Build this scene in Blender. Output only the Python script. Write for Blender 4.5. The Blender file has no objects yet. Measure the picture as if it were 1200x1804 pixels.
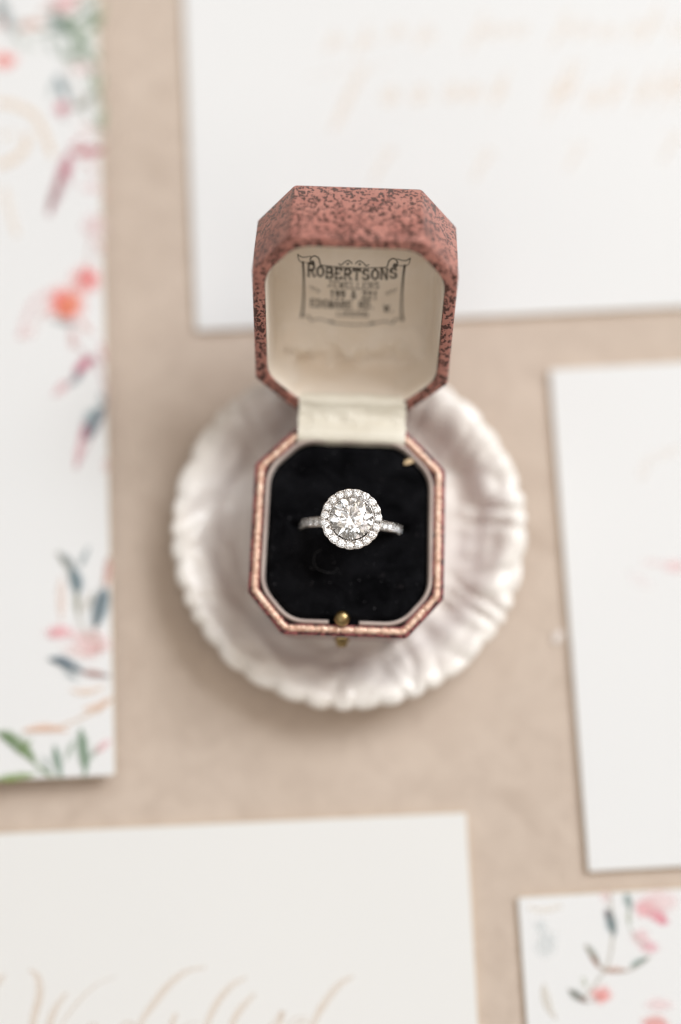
import bpy, bmesh, math, random
from mathutils import Vector, Matrix, noise

random.seed(7)
MM = 0.001
R = math.radians
scene = bpy.context.scene
COL = scene.collection

# ------------------------------------------------------------------ camera
TILT = R(9.0)
FOCUS = Vector((-1.46, 2.58, 34.0))           # mm, point on the optical axis in focus
DIST = 300.0                                  # mm
AXIS = Vector((0, math.sin(TILT), -math.cos(TILT)))
CUP = Vector((0, math.cos(TILT), math.sin(TILT)))
CPOS = FOCUS - AXIS * DIST
cam_data = bpy.data.cameras.new('camera')
cam = bpy.data.objects.new('camera', cam_data)
COL.objects.link(cam)
cam.location = CPOS * MM
cam.rotation_euler = (TILT, 0, 0)
cam_data.sensor_fit = 'HORIZONTAL'
cam_data.sensor_width = 24.0
cam_data.lens = 55.0
cam_data.clip_start = 0.01
cam_data.clip_end = 20.0
cam_data.dof.use_dof = True
cam_data.dof.focus_distance = (DIST - 2.5) * MM
cam_data.dof.aperture_fstop = 2.0
scene.camera = cam

# ------------------------------------------------------------------ room light
world = bpy.data.worlds.new('World')
scene.world = world
world.use_nodes = True
bg = world.node_tree.nodes['Background']
bg.inputs['Color'].default_value = (1.0, 0.915, 0.81, 1)
bg.inputs['Strength'].default_value = 0.21

def area_light(name, loc, target, size, power, col):
    ld = bpy.data.lights.new(name, 'AREA')
    ld.shape = 'RECTANGLE'
    ld.size, ld.size_y = size
    ld.energy = power
    ld.color = col
    o = bpy.data.objects.new(name, ld)
    COL.objects.link(o)
    o.location = loc
    d = Vector(target) - Vector(loc)
    o.rotation_euler = d.to_track_quat('-Z', 'Y').to_euler()
    return o

area_light('window_light', (1.16, 1.06, 1.61), (0, 0, 0.03), (1.25, 1.0), 41.5, (0.95, 0.99, 1.035))
# unseen lamps added for soft fill and contrast in the diamonds: azimuth, elevation (degrees), size, power
WARM, PINK, COOL = (1.0, 0.90, 0.78), (1.0, 0.89, 0.84), (0.93, 0.96, 1.0)
for az, el, sx, sy, pw, lc in ((205, 50, 0.8, 0.5, 1.1, WARM), (250, 42, 0.7, 0.6, 1.3, PINK), (292, 54, 0.7, 0.5, 1.5, WARM), (330, 40, 0.7, 0.8, 3.0, WARM),
                               (150, 45, 0.5, 0.8, 1.4, COOL), (100, 62, 0.9, 0.5, 2.4, WARM), (225, 72, 0.55, 0.55, 2.2, COOL), (320, 73, 0.5, 0.6, 1.9, PINK),
                               (20, 66, 0.45, 0.6, 2.2, WARM), (160, 80, 0.3, 0.3, 0.9, COOL), (60, 78, 0.3, 0.3, 0.9, PINK)):
    ce = math.cos(R(el))
    area_light('fill_light', (2.1 * ce * math.cos(R(az)), 2.1 * ce * math.sin(R(az)), 2.1 * math.sin(R(el))), (0, 0, 0.03), (sx, sy), pw * 0.88, lc)

scene.view_settings.view_transform = 'Standard'
scene.view_settings.look = 'None'
scene.view_settings.gamma = 1.0
scene.view_settings.use_curve_mapping = False
scene.view_settings.exposure = 0.10
scene.render.engine = 'CYCLES'
scene.cycles.use_denoising = True
scene.cycles.max_bounces = 16
scene.cycles.transmission_bounces = 14
scene.cycles.glossy_bounces = 8
scene.cycles.transparent_max_bounces = 24
scene.cycles.sample_clamp_indirect = 12.0


def at(px, py, z):
    """A spot measured on the 1200x1804 photograph, as the point of the level z (mm) it lies on."""
    r = AXIS * 2750.0 + Vector((1, 0, 0)) * (px - 600) - CUP * (py - 902)
    k = (z - CPOS.z) / r.z
    return CPOS + r * k

# ------------------------------------------------------------------ materials
def S(r, g, b):
    f = lambda c: c / 12.92 if c <= 0.04045 else ((c + 0.055) / 1.055) ** 2.4
    return (f(r / 255), f(g / 255), f(b / 255), 1)

class NT:
    def __init__(self, name):
        self.m = bpy.data.materials.new(name)
        self.m.use_nodes = True
        self.t = self.m.node_tree
        self.p = self.t.nodes['Principled BSDF']
        self.out = self.t.nodes['Material Output']
    def n(self, typ, **kw):
        nd = self.t.nodes.new(typ)
        for k, v in kw.items():
            if k.startswith('i_'):
                nd.inputs[k[2:].replace('_', ' ')].default_value = v
            else:
                setattr(nd, k, v)
        return nd
    def l(self, a, b):
        self.t.links.new(a, b)
    def coord(self, kind='Object', scale=(1, 1, 1), rot=(0, 0, 0)):
        tc = self.n('ShaderNodeTexCoord')
        mp = self.n('ShaderNodeMapping')
        mp.inputs['Scale'].default_value = scale
        mp.inputs['Rotation'].default_value = rot
        self.l(tc.outputs[kind], mp.inputs['Vector'])
        return mp.outputs[0]
    def noise(self, vec, scale, detail=2, rough=0.5, dist=0.0):
        nd = self.n('ShaderNodeTexNoise')
        nd.inputs['Scale'].default_value = scale
        nd.inputs['Detail'].default_value = detail
        nd.inputs['Roughness'].default_value = rough
        nd.inputs['Distortion'].default_value = dist
        self.l(vec, nd.inputs['Vector'])
        return nd.outputs['Fac']
    def ramp(self, fac, stops, interp='LINEAR'):
        nd = self.n('ShaderNodeValToRGB')
        cr = nd.color_ramp
        cr.interpolation = interp
        while len(cr.elements) < len(stops):
            cr.elements.new(0.5)
        for e, (p, c) in zip(cr.elements, stops):
            e.position = p
            e.color = c if hasattr(c, '__len__') else (c, c, c, 1)
        self.l(fac, nd.inputs['Fac'])
        return nd.outputs['Color']
    def math(self, op, a, b=None, c=None):
        nd = self.n('ShaderNodeMath', operation=op)
        for i, v in enumerate((a, b, c)):
            if v is None: continue
            if isinstance(v, (int, float)): nd.inputs[i].default_value = v
            else: self.l(v, nd.inputs[i])
        return nd.outputs[0]
    def mix(self, fac, a, b, blend='MIX'):
        nd = self.n('ShaderNodeMix', data_type='RGBA', blend_type=blend)
        for sock, v in ((nd.inputs['Factor'], fac), (nd.inputs['A'], a), (nd.inputs['B'], b)):
            pass
        ins = [s for s in nd.inputs if s.enabled]
        for s, v in zip(ins, (fac, a, b)):
            if hasattr(v, 'default_value') or hasattr(v, 'links'): self.l(v, s)
            else: s.default_value = v
        return [o for o in nd.outputs if o.enabled][0]
    def bump(self, h, strength, dist, normal=None):
        nd = self.n('ShaderNodeBump')
        nd.inputs['Strength'].default_value = strength
        nd.inputs['Distance'].default_value = dist
        self.l(h, nd.inputs['Height'])
        if normal is not None: self.l(normal, nd.inputs['Normal'])
        self.l(nd.outputs[0], self.p.inputs['Normal'])
        return nd.outputs[0]
    def set(self, **kw):
        for k, v in kw.items():
            self.p.inputs[k.replace('_', ' ')].default_value = v

def mat_table():
    a = NT('suede')
    v = a.coord()
    n1 = a.noise(v, 22, 4, 0.6)
    n2 = a.noise(v, 170, 5, 0.7, 0.6)
    n3 = a.noise(v, 2600, 3, 0.6)
    n4 = a.noise(v, 45, 2, 0.5, 1.2)
    c = a.ramp(n1, [(0.3, S(207, 190, 174)), (0.7, S(218, 202, 187))])
    c = a.mix(a.math('MULTIPLY', a.ramp(n2, [(0.40, 0.0), (0.70, 1.0)]), 0.6), c, S(190, 172, 157))
    c = a.mix(a.math('MULTIPLY', a.ramp(n4, [(0.60, 0.0), (0.76, 1.0)]), 0.38), c, S(166, 145, 128))
    c = a.mix(a.math('MULTIPLY', n3, 0.5), c, S(186, 168, 153))
    a.l(c, a.p.inputs['Base Color'])
    a.set(Roughness=0.95, Specular_IOR_Level=0.15, Sheen_Weight=0.15, Sheen_Roughness=0.6)
    h = a.math('ADD', a.math('MULTIPLY', n3, 0.3), a.math('MULTIPLY', n2, 1.2))
    a.bump(h, 0.55, 0.0006)
    return a.m

def mat_paper(name, col, rough=0.75):
    a = NT(name)
    v = a.coord()
    n1 = a.noise(v, 900, 4, 0.6)
    n2 = a.noise(v, 14, 2)
    c = a.ramp(n2, [(0.3, col), (0.7, tuple(x * 0.985 for x in col[:3]) + (1,))])
    a.l(c, a.p.inputs['Base Color'])
    a.set(Roughness=rough, Specular_IOR_Level=0.25)
    a.bump(n1, 0.25, 0.00008)
    return a.m

def mat_edge():
    a = NT('card_edge')
    n = a.noise(a.coord(), 500, 3)
    a.l(a.ramp(n, [(0.3, S(206, 184, 148)), (0.7, S(228, 212, 184))]), a.p.inputs['Base Color'])
    a.set(Roughness=0.5)
    return a.m

def mat_ink(name, col, alpha):
    a = NT(name)
    n = a.noise(a.coord(), 300, 3)
    a.p.inputs['Base Color'].default_value = col
    a.set(Roughness=0.6)
    a.l(a.math('MULTIPLY', a.ramp(n, [(0.3, 0.75), (0.7, 1.0)]), alpha), a.p.inputs['Alpha'])
    return a.m

def mat_watercolour():
    a = NT('watercolour_print')
    at_ = a.n('ShaderNodeAttribute', attribute_name='Col')
    n = a.noise(a.coord(), 420, 4, 0.6)
    a.l(at_.outputs['Color'], a.p.inputs['Base Color'])
    a.set(Roughness=0.75, Specular_IOR_Level=0.2)
    a.l(a.math('MULTIPLY', at_.outputs['Alpha'], a.ramp(n, [(0.3, 0.55), (0.65, 0.85)])), a.p.inputs['Alpha'])
    return a.m

def mat_ceramic():
    a = NT('ivory_glaze')
    v = a.coord()
    n1 = a.noise(v, 60, 4, 0.6, 0.8)
    n2 = a.noise(v, 260, 3, 0.6)
    c = a.ramp(n1, [(0.30, S(236, 227, 217)), (0.55, S(245, 239, 231)), (0.75, S(248, 243, 237))])
    a.l(c, a.p.inputs['Base Color'])
    a.set(Roughness=0.36, Coat_Weight=0.4, Coat_Roughness=0.12, Specular_IOR_Level=0.5)
    h = a.math('ADD', a.math('MULTIPLY', n1, 1.0), a.math('MULTIPLY', n2, 0.25))
    a.bump(h, 0.35, 0.0012)
    return a.m

def mat_leather(name, light, mid, dark, k=1.0):
    a = NT(name)
    v = a.coord()
    w = a.n('ShaderNodeTexNoise')
    w.inputs['Scale'].default_value = 1000 * k
    w.inputs['Detail'].default_value = 1.0
    a.l(v, w.inputs['Vector'])
    sub = a.n('ShaderNodeVectorMath', operation='SUBTRACT')
    a.l(w.outputs['Color'], sub.inputs[0]); sub.inputs[1].default_value = (0.5, 0.5, 0.5)
    mul = a.n('ShaderNodeVectorMath', operation='SCALE')
    a.l(sub.outputs[0], mul.inputs[0]); mul.inputs['Scale'].default_value = 0.0023 / k
    add = a.n('ShaderNodeVectorMath', operation='ADD')
    a.l(v, add.inputs[0]); a.l(mul.outputs[0], add.inputs[1])
    vo = a.n('ShaderNodeTexVoronoi')
    vo.inputs['Scale'].default_value = 1000 * k
    vo.inputs['Randomness'].default_value = 0.85
    a.l(add.outputs[0], vo.inputs['Vector'])
    cut = a.math('MULTIPLY', a.ramp(a.noise(v, 1500 * k, 1.0), [(0.58, 0.0), (0.66, 1.0)]), 0.28)
    vary = a.math('MULTIPLY', a.math('SUBTRACT', a.noise(v, 110, 2), 0.5), 0.22)
    spot = a.ramp(a.math('ADD', a.math('ADD', vo.outputs['Distance'], cut), vary), [(0.44, 1.0), (0.52, 0.0)])
    tone = a.noise(v, 240, 3, 0.6)
    c = a.ramp(tone, [(0.3, mid), (0.7, light)])
    fine = a.noise(v, 3600, 2)
    c = a.mix(a.math('MULTIPLY', a.ramp(fine, [(0.45, 0.0), (0.8, 1.0)]), 0.35), c, tuple(min(1, x * 1.5) for x in light[:3]) + (1,))
    c = a.mix(a.math('MULTIPLY', spot, 0.94), c, dark)
    a.l(c, a.p.inputs['Base Color'])
    a.l(a.ramp(spot, [(0.0, 0.48), (1.0, 0.36)]), a.p.inputs['Roughness'])
    a.set(Specular_IOR_Level=0.45)
    h = a.math('ADD', a.math('MULTIPLY', spot, -1.0), a.math('MULTIPLY', fine, 0.15))
    a.bump(h, 0.7, 0.00022)
    return a.m

def mat_velvet():
    a = NT('black_velvet')
    v = a.coord()
    n1 = a.noise(v, 170, 4, 0.65, 0.5)
    n2 = a.noise(v, 2400, 2, 0.6)
    n3 = a.noise(v, 420, 2, 0.5)
    c = a.ramp(n1, [(0.35, (0.0022, 0.0022, 0.0026, 1)), (0.75, (0.009, 0.009, 0.0105, 1))])
    c = a.mix(a.ramp(n3, [(0.70, 0.0), (0.80, 0.6)]), c, (0.03, 0.026, 0.028, 1))
    n5 = a.noise(v, 1500, 1.0)
    c = a.mix(a.ramp(n5, [(0.735, 0.0), (0.77, 0.8)]), c, (0.06, 0.058, 0.062, 1))
    a.l(c, a.p.inputs['Base Color'])
    a.set(Roughness=1.0, Specular_IOR_Level=0.03, Sheen_Roughness=0.45)
    a.l(a.math('MULTIPLY', a.ramp(n1, [(0.4, 0.0), (0.8, 1.0)]), 0.07), a.p.inputs['Sheen Weight'])
    a.bump(a.math('ADD', n2, a.math('MULTIPLY', n1, 1.5)), 0.6, 0.0005)
    return a.m

def mat_satin(name, lo, hi, rib=2600, rough=0.42, sheen=0.2):
    a = NT(name)
    v = a.coord()
    n1 = a.noise(v, 130, 3, 0.6, 0.5)
    wv = a.n('ShaderNodeTexWave', bands_direction='Z')
    wv.inputs['Scale'].default_value = rib
    wv.inputs['Distortion'].default_value = 0.6
    a.l(v, wv.inputs['Vector'])
    wx = a.n('ShaderNodeTexWave', bands_direction='X')
    wx.inputs['Scale'].default_value = rib * 0.8
    a.l(v, wx.inputs['Vector'])
    a.l(a.ramp(n1, [(0.3, lo), (0.7, hi)]), a.p.inputs['Base Color'])
    a.set(Roughness=rough, Specular_IOR_Level=0.35, Sheen_Weight=sheen)
    h = a.math('ADD', wv.outputs['Fac'], wx.outputs['Fac'])
    a.bump(h, 0.25, 0.00006)
    return a.m

def mat_metal(name, lo, hi, rough, scale=900, bump=0.0, bdist=0.0002, metallic=1.0):
    a = NT(name)
    v = a.coord()
    n1 = a.noise(v, scale, 3, 0.6)
    a.l(a.ramp(n1, [(0.35, lo), (0.65, hi)]), a.p.inputs['Base Color'])
    a.set(Metallic=metallic, Roughness=rough)
    if bump: a.bump(n1, bump, bdist)
    return a.m

def mat_diamond():
    a = NT('diamond')
    a.t.nodes.remove(a.p)
    g = a.n('ShaderNodeBsdfGlass')
    g.inputs['Color'].default_value = (1, 1, 1, 1)
    g.inputs['Roughness'].default_value = 0.0
    g.inputs['IOR'].default_value = 2.42
    prev = g.outputs[0]
    a.l(prev, a.out.inputs['Surface'])
    return a.m

M = dict(
    suede=mat_table(),
    white=mat_paper('white_card', (0.80, 0.797, 0.787, 1)),
    ivory=mat_paper('ivory_card', (0.80, 0.79, 0.765, 1)),
    edge=mat_edge(),
    ink=mat_ink('peach_ink', S(230, 206, 182), 0.34),
    ink_pale=mat_ink('pale_gold_ink', S(246, 214, 178), 0.20),
    water=mat_watercolour(),
    glaze=mat_ceramic(),
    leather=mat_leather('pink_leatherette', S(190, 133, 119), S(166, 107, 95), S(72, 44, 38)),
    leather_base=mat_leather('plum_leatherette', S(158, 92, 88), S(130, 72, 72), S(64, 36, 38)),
    trim=mat_metal('copper_gilt', S(210, 162, 138), S(248, 216, 192), 0.40, 1000, 0.7, 0.0003, 0.35),
    velvet=mat_velvet(),
    lining=mat_satin('cream_grosgrain', S(236, 222, 204), S(243, 232, 218)),
    ribbon=mat_satin('cream_satin', S(222, 214, 196), S(234, 228, 212), 3000, 0.38),
    collar=mat_satin('mauve_lining', S(172, 152, 144), S(196, 180, 170), 3000, 0.6),
    print_=mat_ink('black_print', S(50, 45, 37), 0.62),
    brass=mat_metal('aged_brass', S(134, 112, 76), S(170, 148, 104), 0.32, 700),
    gold=mat_metal('white_gold', (0.80, 0.755, 0.715, 1), (0.90, 0.865, 0.83, 1), 0.2, 1500),
    diamond=mat_diamond(),
    fleck=mat_metal('gold_fleck', S(196, 164, 122), S(226, 200, 160), 0.5, 1500, 0, 0, 0.0),
    lint=mat_metal('white_lint', S(225, 215, 208), S(240, 235, 230), 0.8, 1500, 0, 0, 0.0),
    hair=mat_metal('grey_fibre', S(52, 52, 54), S(70, 70, 72), 0.8, 1500, 0, 0, 0.0),
)

# ------------------------------------------------------------------ mesh helpers (all input in mm)
def mesh_obj(name, verts, faces, mat, parent=None, smooth=True, mats=None, fmat=None):
    me = bpy.data.meshes.new(name)
    me.from_pydata([(v[0] * MM, v[1] * MM, v[2] * MM) for v in verts], [], faces)
    for m in (mats or [mat]):
        me.materials.append(m)
    if fmat:
        for p, i in zip(me.polygons, fmat): p.material_index = i
    for p in me.polygons: p.use_smooth = smooth
    bm = bmesh.new(); bm.from_mesh(me)
    bmesh.ops.recalc_face_normals(bm, faces=bm.faces)
    bm.to_mesh(me); bm.free()
    o = bpy.data.objects.new(name, me)
    COL.objects.link(o)
    if parent is not None: o.parent = parent
    return o

def empty(name, loc=(0, 0, 0), rz=0.0):
    o = bpy.data.objects.new(name, None)
    o.empty_display_size = 0.005
    COL.objects.link(o)
    o.location = Vector(loc) * MM
    o.rotation_euler = (0, 0, rz)
    return o

def tag(o, label, cat, group=None):
    o['label'] = label
    o['category'] = cat
    if group: o['group'] = group
    return o

def sharp(o, ang=40):
    me = o.data
    bm = bmesh.new(); bm.from_mesh(me)
    for e in bm.edges:
        if len(e.link_faces) == 2:
            e.smooth = e.calc_face_angle(0) < R(ang)
    bm.to_mesh(me); bm.free()

def loft(rings, close_u=True, cap0=False, cap1=False):
    n = len(rings[0]); vs = [p for r in rings for p in r]; fs = []
    for k in range(len(rings) - 1):
        for i in range(n if close_u else n - 1):
            j = (i + 1) % n
            fs.append((k * n + i, k * n + j, (k + 1) * n + j, (k + 1) * n + i))
    if cap0: fs.append(tuple(range(n - 1, -1, -1)))
    if cap1: fs.append(tuple((len(rings) - 1) * n + i for i in range(n)))
    return vs, fs

def octagon(d=0.0):
    """Box outline, inset by d; y=-20.8 is the front (clasp) side, +20.8 the hinge side."""
    wf, wb, h = 19.25, 18.95, 20.8
    cfx, cfy, cbx, cby = 7.1, 8.1, 8.1, 7.9
    P = [(-wf + cfx, -h), (wf - cfx, -h), (wf, -h + cfy), (wb, h - cby),
         (wb - cbx, h), (-wb + cbx, h), (-wb, h - cby), (-wf, -h + cfy)]
    if d == 0: return P
    n = len(P); L = []
    for i in range(n):
        a, b = Vector(P[i]), Vector(P[(i + 1) % n])
        t = (b - a).normalized(); nn = Vector((-t.y, t.x))
        L.append((a + nn * d, t))
    out = []
    for i in range(n):
        p, t = L[i - 1]; q, s = L[i]
        k = ((q - p).x * s.y - (q - p).y * s.x) / (t.x * s.y - t.y * s.x)
        out.append(tuple(p + t * k))
    return out

def rounded(P, rad, seg=6):
    out = []; n = len(P)
    for i in range(n):
        a, b, c = Vector(P[i - 1]), Vector(P[i]), Vector(P[(i + 1) % n])
        u, v = (a - b), (c - b)
        ang = u.angle(v)
        t = min(rad / math.tan(ang / 2), 0.48 * u.length, 0.48 * v.length)
        p0, p1 = b + u.normalized() * t, b + v.normalized() * t
        for k in range(seg + 1):
            s = k / seg
            q = p0 * (1 - s) ** 2 + b * 2 * s * (1 - s) + p1 * s * s
            out.append((q.x, q.y))
    return out

def outline(d, rad, seg=6):
    return rounded(octagon(d), rad, seg)

def resample(P, n, closed=True):
    P = [Vector(p) for p in P]
    Q = P + [P[0]] if closed else P
    L = [0.0]
    for a, b in zip(Q, Q[1:]): L.append(L[-1] + (b - a).length)
    out = []; k = 0
    for i in range(n):
        s = L[-1] * i / (n if closed else n - 1)
        while k < len(Q) - 2 and L[k + 1] < s: k += 1
        f = (s - L[k]) / max(1e-9, L[k + 1] - L[k])
        out.append(Q[k].lerp(Q[k + 1], min(1, f)))
    return out

def nz(x, y, z=0.0):
    return noise.noise(Vector((x, y, z)))

def spline(pts, n=10):
    """Catmull-Rom through tuples of any length."""
    out = []
    m = len(pts)
    for i in range(m - 1):
        p0, p1, p2, p3 = pts[max(0, i - 1)], pts[i], pts[i + 1], pts[min(m - 1, i + 2)]
        for k in range(n):
            t = k / n
            out.append(tuple(0.5 * (2 * b + (c - a) * t + (2 * a - 5 * b + 4 * c - d) * t * t + (3 * b - a - 3 * c + d) * t ** 3)
                             for a, b, c, d in zip(p0, p1, p2, p3)))
    out.append(tuple(pts[-1]))
    return out

def tube(pts, rad, seg=8):
    pts = [Vector(p) for p in pts]
    rings = []
    for i, p in enumerate(pts):
        t = (pts[min(i + 1, len(pts) - 1)] - pts[max(0, i - 1)]).normalized()
        a = t.orthogonal().normalized() if i == 0 else (prev - t * prev.dot(t)).normalized()
        prev = a
        b = t.cross(a)
        r = rad[i] if hasattr(rad, '__len__') else rad
        rings.append([p + (a * math.cos(2 * math.pi * k / seg) + b * math.sin(2 * math.pi * k / seg)) * r for k in range(seg)])
    return loft(rings, True, True, True)

def lathe(profile, seg=32):
    return loft([[(r * math.cos(2 * math.pi * i / seg), r * math.sin(2 * math.pi * i / seg), z) for i in range(seg)] for r, z in profile], True, True, True)

# ------------------------------------------------------------------ table
n = 60
tv = [((i / n - 0.5) * 520, (j / n - 0.5) * 620 + 10, 0.0) for j in range(n + 1) for i in range(n + 1)]
tf = [(j * (n + 1) + i, j * (n + 1) + i + 1, (j + 1) * (n + 1) + i + 1, (j + 1) * (n + 1) + i) for j in range(n) for i in range(n)]
table = mesh_obj('table_cloth', tv, tf, M['suede'])
table['kind'] = 'structure'
table['label'] = 'beige suede cloth the cards and dish lie on'

# ------------------------------------------------------------------ cards
def card(name, origin, ux, uy, top, thick, mat, label, cat='card', riser=0.0):
    """origin: one corner (mm, plan); ux, uy: plan vectors along its two edges."""
    o = Vector((origin[0], origin[1])); ux = Vector(ux); uy = Vector(uy)
    cx = o + ux * 0.5 + uy * 0.5
    ax, ay = ux.normalized(), uy.normalized()
    hw, hh = ux.length / 2, uy.length / 2
    rings = []
    b = 0.12
    for inset, z in ((b, top - thick), (0, top - thick + b), (0, top - b), (b, top)):
        base = []
        for sx, sy in ((-1, -1), (1, -1), (1, 1), (-1, 1)):
            r = 0.5
            c = Vector((sx * (hw - r), sy * (hh - r)))
            a0 = {(-1, -1): 180, (1, -1): 270, (1, 1): 0, (-1, 1): 90}[(sx, sy)]
            for k in range(5):
                an = R(a0 + 90 * k / 4)
                q = c + Vector((math.cos(an), math.sin(an))) * (r - inset)
                w = cx + ax * q.x + ay * q.y
                base.append((w.x, w.y, z))
        rings.append(base)
    vs, fs = loft(rings, True, True, True)
    nn = len(rings[0])
    fm = [1] * (nn * 3) + [0, 0]
    ob = mesh_obj(name, vs, fs, mat, smooth=False, mats=[mat, M['edge']], fmat=fm)
    tag(ob, label, cat)
    if riser:
        rv, rf = [], []
        for (sx, sy) in ((-1, -1), (1, -1), (1, 1), (-1, 1)):
            w = cx + ax * sx * hw * 0.72 + ay * sy * hh * 0.8
            rv.append((w.x, w.y, 0.02))
        rv += [(x, y, top - thick - 0.01) for x, y, z in rv]
        rf = [(0, 3, 2, 1), (4, 5, 6, 7)] + [(i, (i + 1) % 4, 4 + (i + 1) % 4, 4 + i) for i in range(4)]
        mesh_obj('backing_board', rv, rf, M['white'], ob, smooth=False)
    return ob

def edge_card(name, A, B, C_, top, len_b, len_c, mat, label, thick=None, riser=0, cat='card'):
    """A: visible corner, B / C_: spots along its two visible edges (photo px); real lengths in mm."""
    a, b, c = at(*A, top), at(*B, top), at(*C_, top)
    u = Vector(((b - a).x, (b - a).y)).normalized()
    v = Vector(((c - a).x, (c - a).y)).normalized()
    # square the corner, sharing the error
    pv = Vector((-u.y, u.x))
    if pv.dot(v) < 0: pv = -pv
    v = (v + pv).normalized()
    pu = Vector((v.y, -v.x))
    if pu.dot(u) < 0: pu = -pu
    u = pu
    return card(name, (a.x, a.y), u * len_b, v * len_c, top, thick or top, mat, label, cat, riser)

T1, T2, T3, T4, T5 = 4.6, 1.2, 1.5, 1.2, 1.1
card_left = edge_card('floral_card', (203, 1366), (181, 0), (0, 1377), T1, 182, 125, M['white'],
                      'tall white card printed with coral and teal watercolour florals, left of the dish', thick=0.8, riser=1)
card_top = edge_card('lettered_card', (345, 583), (1200, 548), (318, 0), T2, 180, 127, M['white'],
                     'white card with pale gold handwriting lying behind the open lid')
card_right = edge_card('blank_card', (968, 650), (1025, 1525), (1200, 635), T3, 106.5, 150, M['white'],
                       'nearly blank white card with faint pink marks at the right edge')
card_bottom = edge_card('envelope', (822, 1431), (0, 1470), (842, 1804), T4, 181, 121, M['ivory'],
                        'ivory envelope with large peach handwriting in front of the dish', cat='envelope')
card_corner = edge_card('floral_card', (912, 1581), (1200, 1561), (925, 1804), T5, 125, 100, M['white'],
                        'white card with pink blossoms and teal leaves in the front right corner')

# ------------------------------------------------------------------ printed flowers (flat print on the cards)
def hexc(h):
    return S(int(h[0:2], 16), int(h[2:4], 16), int(h[4:6], 16))[:3]

class Print:
    """Watercolour shapes: each a small fan with colour in the middle and paper at its edge."""
    def __init__(self, z): self.v, self.f, self.c, self.z, self.k = [], [], [], z, 0
    def shape(self, ring, core, col, alpha, soft=0.35):
        z = self.z + 0.02 + 0.004 * self.k; self.k += 1
        b = len(self.v); n = len(ring)
        pts = []
        for s, al in ((1.0, 0.0), (1 - soft, alpha), (0.35, alpha)):
            for (x, y), (cx, cy) in zip(ring, core):
                pts.append((cx + (x - cx) * s, cy + (y - cy) * s, al))
        for px, py, al in pts:
            w = at(px, py, z)
            self.v.append((w.x, w.y, z)); self.c.append(col + (al,))
        for r in range(2):
            for i in range(n):
                j = (i + 1) % n
                self.f.append((b + r * n + i, b + r * n + j, b + (r + 1) * n + j, b + (r + 1) * n + i))
        self.f.append(tuple(b + 2 * n + i for i in range(n)))
    def leaf(self, x0, y0, x1, y1, w, col, alpha=0.8, bend=0.0, soft=0.72):
        col = hexc(col); ring, core = [], []
        dx, dy = x1 - x0, y1 - y0; L = math.hypot(dx, dy); nx, ny = -dy / L, dx / L
        m = 9
        def mid(t):
            o = bend * L * 4 * t * (1 - t)
            return x0 + dx * t + nx * o, y0 + dy * t + ny * o
        for sgn in (1, -1):
            ts = [i / m for i in range(m + 1)] if sgn == 1 else [i / m for i in range(m - 1, 0, -1)]
            for t in ts:
                cx, cy = mid(t)
                hw = 0.66 * w * (math.sin(math.pi * min(1, t ** 0.85)) ** 0.8 + 0.06) * (1 + 0.25 * nz(cx * 0.07, cy * 0.07, sgn))
                ring.append((cx + nx * hw * sgn, cy + ny * hw * sgn)); core.append((cx * 0.9 + 0.1 * mid(0.5)[0], cy * 0.9 + 0.1 * mid(0.5)[1]))
        self.shape(ring, core, col, alpha, soft)
    def blot(self, x, y, rx, ry, col, alpha=0.7, rot=0, soft=0.6):
        col = hexc(col); ring, core = [], []
        for i in range(20):
            a = 2 * math.pi * i / 20
            k = 1.15 + 0.3 * nz(math.cos(a) * 1.3 + x, math.sin(a) * 1.3 + y)
            u, v = rx * k * math.cos(a), ry * k * math.sin(a)
            ring.append((x + u * math.cos(R(rot)) - v * math.sin(R(rot)), y + u * math.sin(R(rot)) + v * math.cos(R(rot)))); core.append((x, y))
        self.shape(ring, core, col, alpha, soft)
    def stem(self, pts, w, col, alpha=0.6):
        col = hexc(col)
        P = spline(pts, 8); ring, core = [], []
        for i, (x, y) in enumerate(P):
            x2, y2 = P[min(i + 1, len(P) - 1)]; x1, y1 = P[max(0, i - 1)]
            L = math.hypot(x2 - x1, y2 - y1) or 1
            nx, ny = -(y2 - y1) / L, (x2 - x1) / L
            z = self.z + 0.02 + 0.004 * self.k
            for s, al in ((1, 0.0), (0.25, alpha), (-0.25, alpha), (-1, 0.0)):
                q = at(x + nx * w * s, y + ny * w * s, z)
                self.v.append((q.x, q.y, z)); self.c.append(col + (al,))
        b = len(self.v) - 4 * len(P)
        for i in range(len(P) - 1):
            for k in range(3):
                self.f.append((b + 4 * i + k, b + 4 * i + k + 1, b + 4 * i + k + 5, b + 4 * i + k + 4))
        self.k += 1
    def build(self, name, parent, mat):
        o = mesh_obj(name, self.v, self.f, mat, parent, smooth=False)
        ca = o.data.color_attributes.new('Col', 'FLOAT_COLOR', 'POINT')
        for d, c in zip(ca.data, self.c): d.color = c
        return o

p = Print(T1)
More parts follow.
